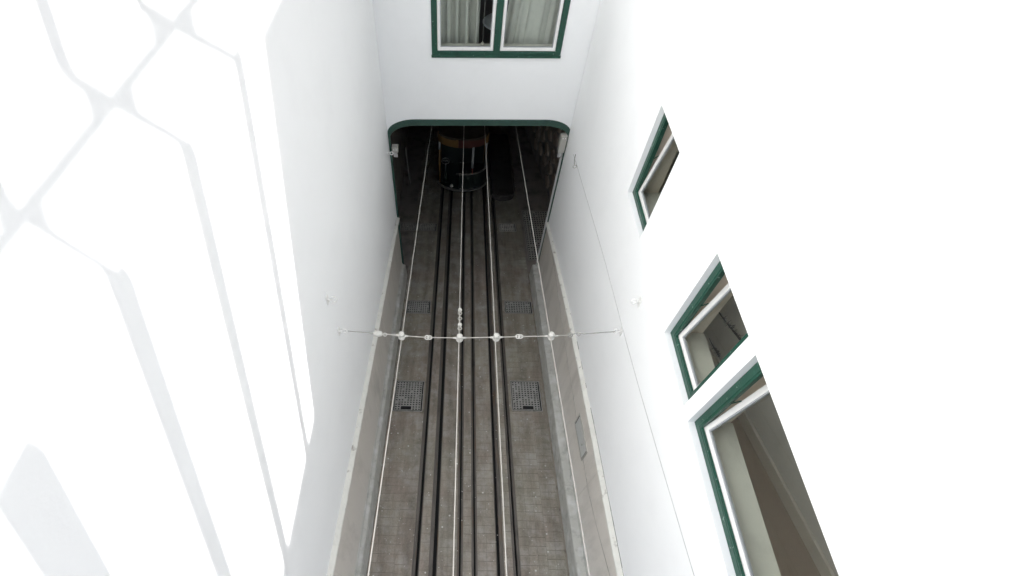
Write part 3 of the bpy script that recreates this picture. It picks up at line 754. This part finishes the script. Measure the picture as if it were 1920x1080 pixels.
for k in (3, 6):
    MB().torus(SPT[k] + Vector((0.018, 0, 0)), 0.026, 0.009, (1, 0, 0), (0, 0.5, 0.87), 14, 8).torus(SPT[k] - Vector((0.018, 0, 0)), 0.026, 0.009, (1, 0, 0), (0, 0.7, 0.7), 14, 8).build('link', M['porcelain'], sp)
MB().lathe(SPT[1], [(0.015, -0.06), (0.036, -0.045), (0.042, 0), (0.036, 0.045), (0.015, 0.06)], 'X', 14).build('egg_insulator', M['porcelain'], sp)
MB().torus(SPT[1] + Vector((0.09, 0, -0.02)), 0.022, 0.007, (1, 0, 0), (0, 0.5, 0.87), 12, 6).build('link', M['porcelain'], sp)
MB().torus(SPT[8] + Vector((0.0, 0, 0.0)), 0.032, 0.008, (1, 0, 0), (0, 0.5, 0.87), 12, 6).torus(SPT[8] + Vector((0.11, 0.01, 0.01)), 0.022, 0.007, (1, 0, 0), (0, 0.9, 0.4), 12, 6).build('link', M['rusty'], sp)

# thin cable clipped along the right wall and another along the right dado
pts = [(XR - 0.008, y, z) for y, z in ((8.1, 3.10), (7.7, 3.18), (7.2, 3.26), (6.2, 3.43), (5.15, 3.60), (4.3, 3.71), (3.5, 3.80), (2.6, 3.93), (1.8, 4.065), (0.66, 4.27), (-2, 4.7))]
t = MB().tube(pts, 0.0038, 6).build('wall_cable', M['greycable']); tag(t, 'thin grey cable running along the white right wall below the windows', 'cable')
t = empty('cable_clamp', (XR, 7.68, 3.17)); tag(t, 'small rusty clamp on the right wall near the arch', 'clamp')
MB().tube([(-0.01, 0.25, 0.06), (-0.05, 0.1, 0.06), (-0.05, 0.0, 0.0), (-0.02, -0.03, 0.03)], 0.007, 6).build('wire_end', M['rusty'], t)
MB().torus((-0.05, -0.05, 0.01), 0.035, 0.008, (0, 1, 0), (1, 0, 0.3), 10, 6).build('ring', M['steel'], t)
cr = [(8.2, 0.40), (7.3, 0.55), (6.4, 0.60), (5.6, 0.66), (4.75, 0.71), (3.93, 0.80), (3.2, 0.86), (2.6, 0.94), (2.2, 1.02), (1.72, 1.2), (0.97, 1.55), (0.1, 1.9), (-2.2, 2.3)]
t = MB().tube([(XR - 0.017 + random.uniform(-.001, .001), y, z + random.uniform(-0.01, 0.01)) for y, z in cr], 0.0042, 6).build('dado_cable', M['darkiron'])
tag(t, 'thin dark cable wandering along the polished right dado', 'cable')

# ------------------------------------------------------------------ inside the passage
car = empty('tram_car', (0.10, 12.6, -2.445)); tag(car, 'small tram car with a rounded open end parked in the dark archway', 'tram car')
def rounded(w, depth, length, z0, z1, n=20, x0=0.0):
    prof = []
    for k in range(n + 1):
        a = math.pi + math.pi * k / n
        prof.append((x0 + w * math.cos(a), depth + depth * math.sin(a)))
    prof += [(x0 + w, length), (x0 - w, length)]
    return [[(x, y, z0) for x, y in prof], [(x, y, z1) for x, y in prof]]
def arc_band(mb, w, depth, a0, a1, z0, z1, t=0.03, n=16):
    for k in range(n):
        p = []
        for rr in (0, t):
            for kk in (k, k + 1):
                a = math.pi + math.pi * (a0 + (a1 - a0) * kk / n)
                p.append(((w - rr) * math.cos(a), depth + (depth - rr) * math.sin(a)))
        q = [p[0], p[1], p[3], p[2]]
        mb.hexa([(x, y, z0) for x, y in q] + [(x, y, z1) for x, y in q])
    return mb
W_ = 0.80
MB().extrude(rounded(W_, 0.5, 5.6, 0.30, 0.42)).build('platform', M['cardark'], car)
arc_band(MB(), W_ + 0.05, 0.55, 0.06, 0.94, 0.36, 0.43, 0.05).build('bumper', M['chrome'], car).location = (0, -0.05, 0)
arc_band(MB(), W_, 0.5, 0.46, 0.97, 0.44, 1.02, 0.03).build('apron', M['cardark'], car)
arc_band(MB(), W_ + .005, 0.5, 0.42, 0.98, 1.03, 1.08, 0.04).build('handrail', M['chrome'], car)
MB().extrude(rounded(W_ - 0.02, 0.42, 5.6, 2.36, 2.44)).build('roof', M['carroof'], car)
arc_band(MB(), W_, 0.46, 0.0, 0.42, 2.10, 2.40, 0.03).arc if False else None
arc_band(MB(), W_, 0.46, 0.02, 0.44, 2.10, 2.39, 0.03).build('fascia', M['yellow'], car)
arc_band(MB(), W_, 0.46, 0.442, 0.80, 2.10, 2.39, 0.03).build('destination_panel', M['red'], car)
arc_band(MB(), W_, 0.46, 0.802, 0.98, 2.10, 2.39, 0.03).build('fascia', M['yellow'], car)
MB().tube([(-0.74, 0.36, 0.42), (-0.74, 0.36, 1.75)], 0.03, 10).build('post', M['yellow'], car)
MB().tube([(-0.74, 0.36, 1.76), (-0.74, 0.36, 2.12)], 0.032, 10).build('post', M['paper'], car)
MB().tube([(0.32, 0.06, 1.30), (0.32, 0.06, 2.12)], 0.035, 10).build('post', M['paper'], car)
MB().tube([(0.32, 0.06, 1.09), (0.32, 0.06, 1.29)], 0.036, 10).build('post', M['red'], car)
MB().tube([(0.74, 0.36, 1.09), (0.74, 0.36, 2.12)], 0.025, 10).build('post', M['chrome'], car)
bh = MB().box(-0.72, 0.72, 1.35, 1.40, 0.43, 2.34).build('bulkhead', M['cardark'], car)
MB().box(-0.20, -0.06, 1.325, 1.346, 1.5, 2.0).build('notice', M['paper'], bh)
MB().box(0.10, 0.34, 1.325, 1.346, 1.65, 1.95).build('notice', M['paper'], bh)
MB().tube([(0.02, 1.30, 1.1), (0.02, 1.30, 2.3)], 0.03, 8).build('pole', M['chrome'], bh)
MB().box(-0.74, 0.74, 1.402, 5.5, 0.43, 2.35).build('body', M['yellow'], car)
MB().tube([(-0.55, 0.42, 0.42), (-0.55, 0.42, 1.22)], 0.05, 10).build('control_column', M['cardark'], car)
MB().torus((-0.55, 0.42, 1.25), 0.13, 0.014, (1, 0, 0), (0, 1, 0.1), 20, 6).tube([(-0.68, 0.42, 1.25), (-0.42, 0.42, 1.25)], 0.012, 6).build('hand_wheel', M['chrome'], car)
hl = MB().lathe((-0.34, 0.02, 0.55), [(0.04, 0.06), (0.055, 0.0), (0.05, -0.03), (0.02, -0.045)], 'Y', 14).build('lamp', M['porcelain'], car)
for x in (-0.6, 0.6):
    for y in (1.0, 4.6):
        MB().lathe((x, y, 0.20), [(0.19, -0.03), (0.19, 0.03)], 'X', 18).build('wheel', M['rail'], car)

t = empty('boarding_ramp', P(1.50, 12.5)); tag(t, 'low black round ended ramp beside the parked tram car', 'ramp')
prof = []
for k in range(13):
    a = math.pi + math.pi * k / 12; prof.append((0.40 * math.cos(a), 0.35 + 0.35 * math.sin(a)))
prof += [(0.40, 4.6), (-0.40, 4.6)]
MB().extrude([[(x, y, 0.003 - SL * y) for x, y in prof], [(x * .95, y + .02, 0.22 - SL * y) for x, y in prof]]).build('deck', M['rubber'], t, 0.02)
MB().tube([(0.40, 0.3, 0.2), (0.40, 2.4, 0.22 - SL * 2.4), (0.40, 4.5, 0.22 - SL * 4.5)], 0.02, 6).build('edge_rail', M['rail'], t)

cc = empty('cable_coil', (-1.76, 13.3, -2.9)); tag(cc, 'dark coil of cable hanging on the left passage wall', 'cable')
mb = MB()
for k in range(4):
    mb.torus((0.03 + 0.02 * k, 0.02 * k, -0.02 * k), 0.24 - 0.02 * k, 0.02, (0.12, 1, 0.1), (0, 0.1, 1.5), 18, 6)
mb.build('loops', M['black'], cc)
MB().tube([(0.04, 0, 0.3), (0.05, -0.1, 1.0), (0.04, -0.3, 2.2)], 0.018, 6).build('tail', M['rusty'], cc)

# ------------------------------------------------------------------ unseen, added trellis whose bars throw the stripes of shade
ZT = 4.285 + 3.76 / SA_X + 0.04
tr = empty('stripe_blocker', (XR, 2.9, ZT)); tag(tr, 'unseen added trellis spanning the alley at roof level', 'blocker')
off = Vector((XR, 2.9, ZT))
def bar(nm, a, b, r, rv=None):
    a, b = Vector(a) - off, Vector(b) - off
    d = (b - a).normalized(); s = d.cross(Vector((0, 0, 1))).normalized() * r; u = Vector((0, 0, rv or r))
    MB().hexa([a - s - u, a + s - u, b + s - u, b - s - u, a - s + u, a + s + u, b + s + u, b - s + u]).build(nm, M['sash'], tr)
def up(y, z): return (XL + SA_X * (ZT - z), y + 0.44 * (ZT - z), ZT)      # roof point that shades (y, z) on the left wall
for y, r in ((0.50, 0.115), (1.34, 0.068), (2.24, 0.062), (3.22, 0.053)):
    p = up(y, 7.72); bar('crossbar', p, (XR + 0.3, p[1], ZT), r, 0.06)
for (ya, za), (yb, zb) in (((1.17, 8.32), (1.33, 7.74)), ((1.75, 8.42), (2.24, 7.73)), ((2.40, 8.38), (3.21, 7.66))):
    bar('brace', up(ya, za), up(yb, zb), 0.021)
for ya, za, r in ((1.75, 8.42, 0.036), (2.40, 8.38, 0.03), (1.17, 8.32, 0.04)):
    p = up(ya, za); bar('stub', (XL - 0.05, p[1], ZT), p, r)
a_, b_ = up(0.2, 8.21), up(3.2, 8.12); bar('runner', (a_[0], a_[1], ZT + 0.05), (b_[0], b_[1], ZT + 0.05), 0.0205)
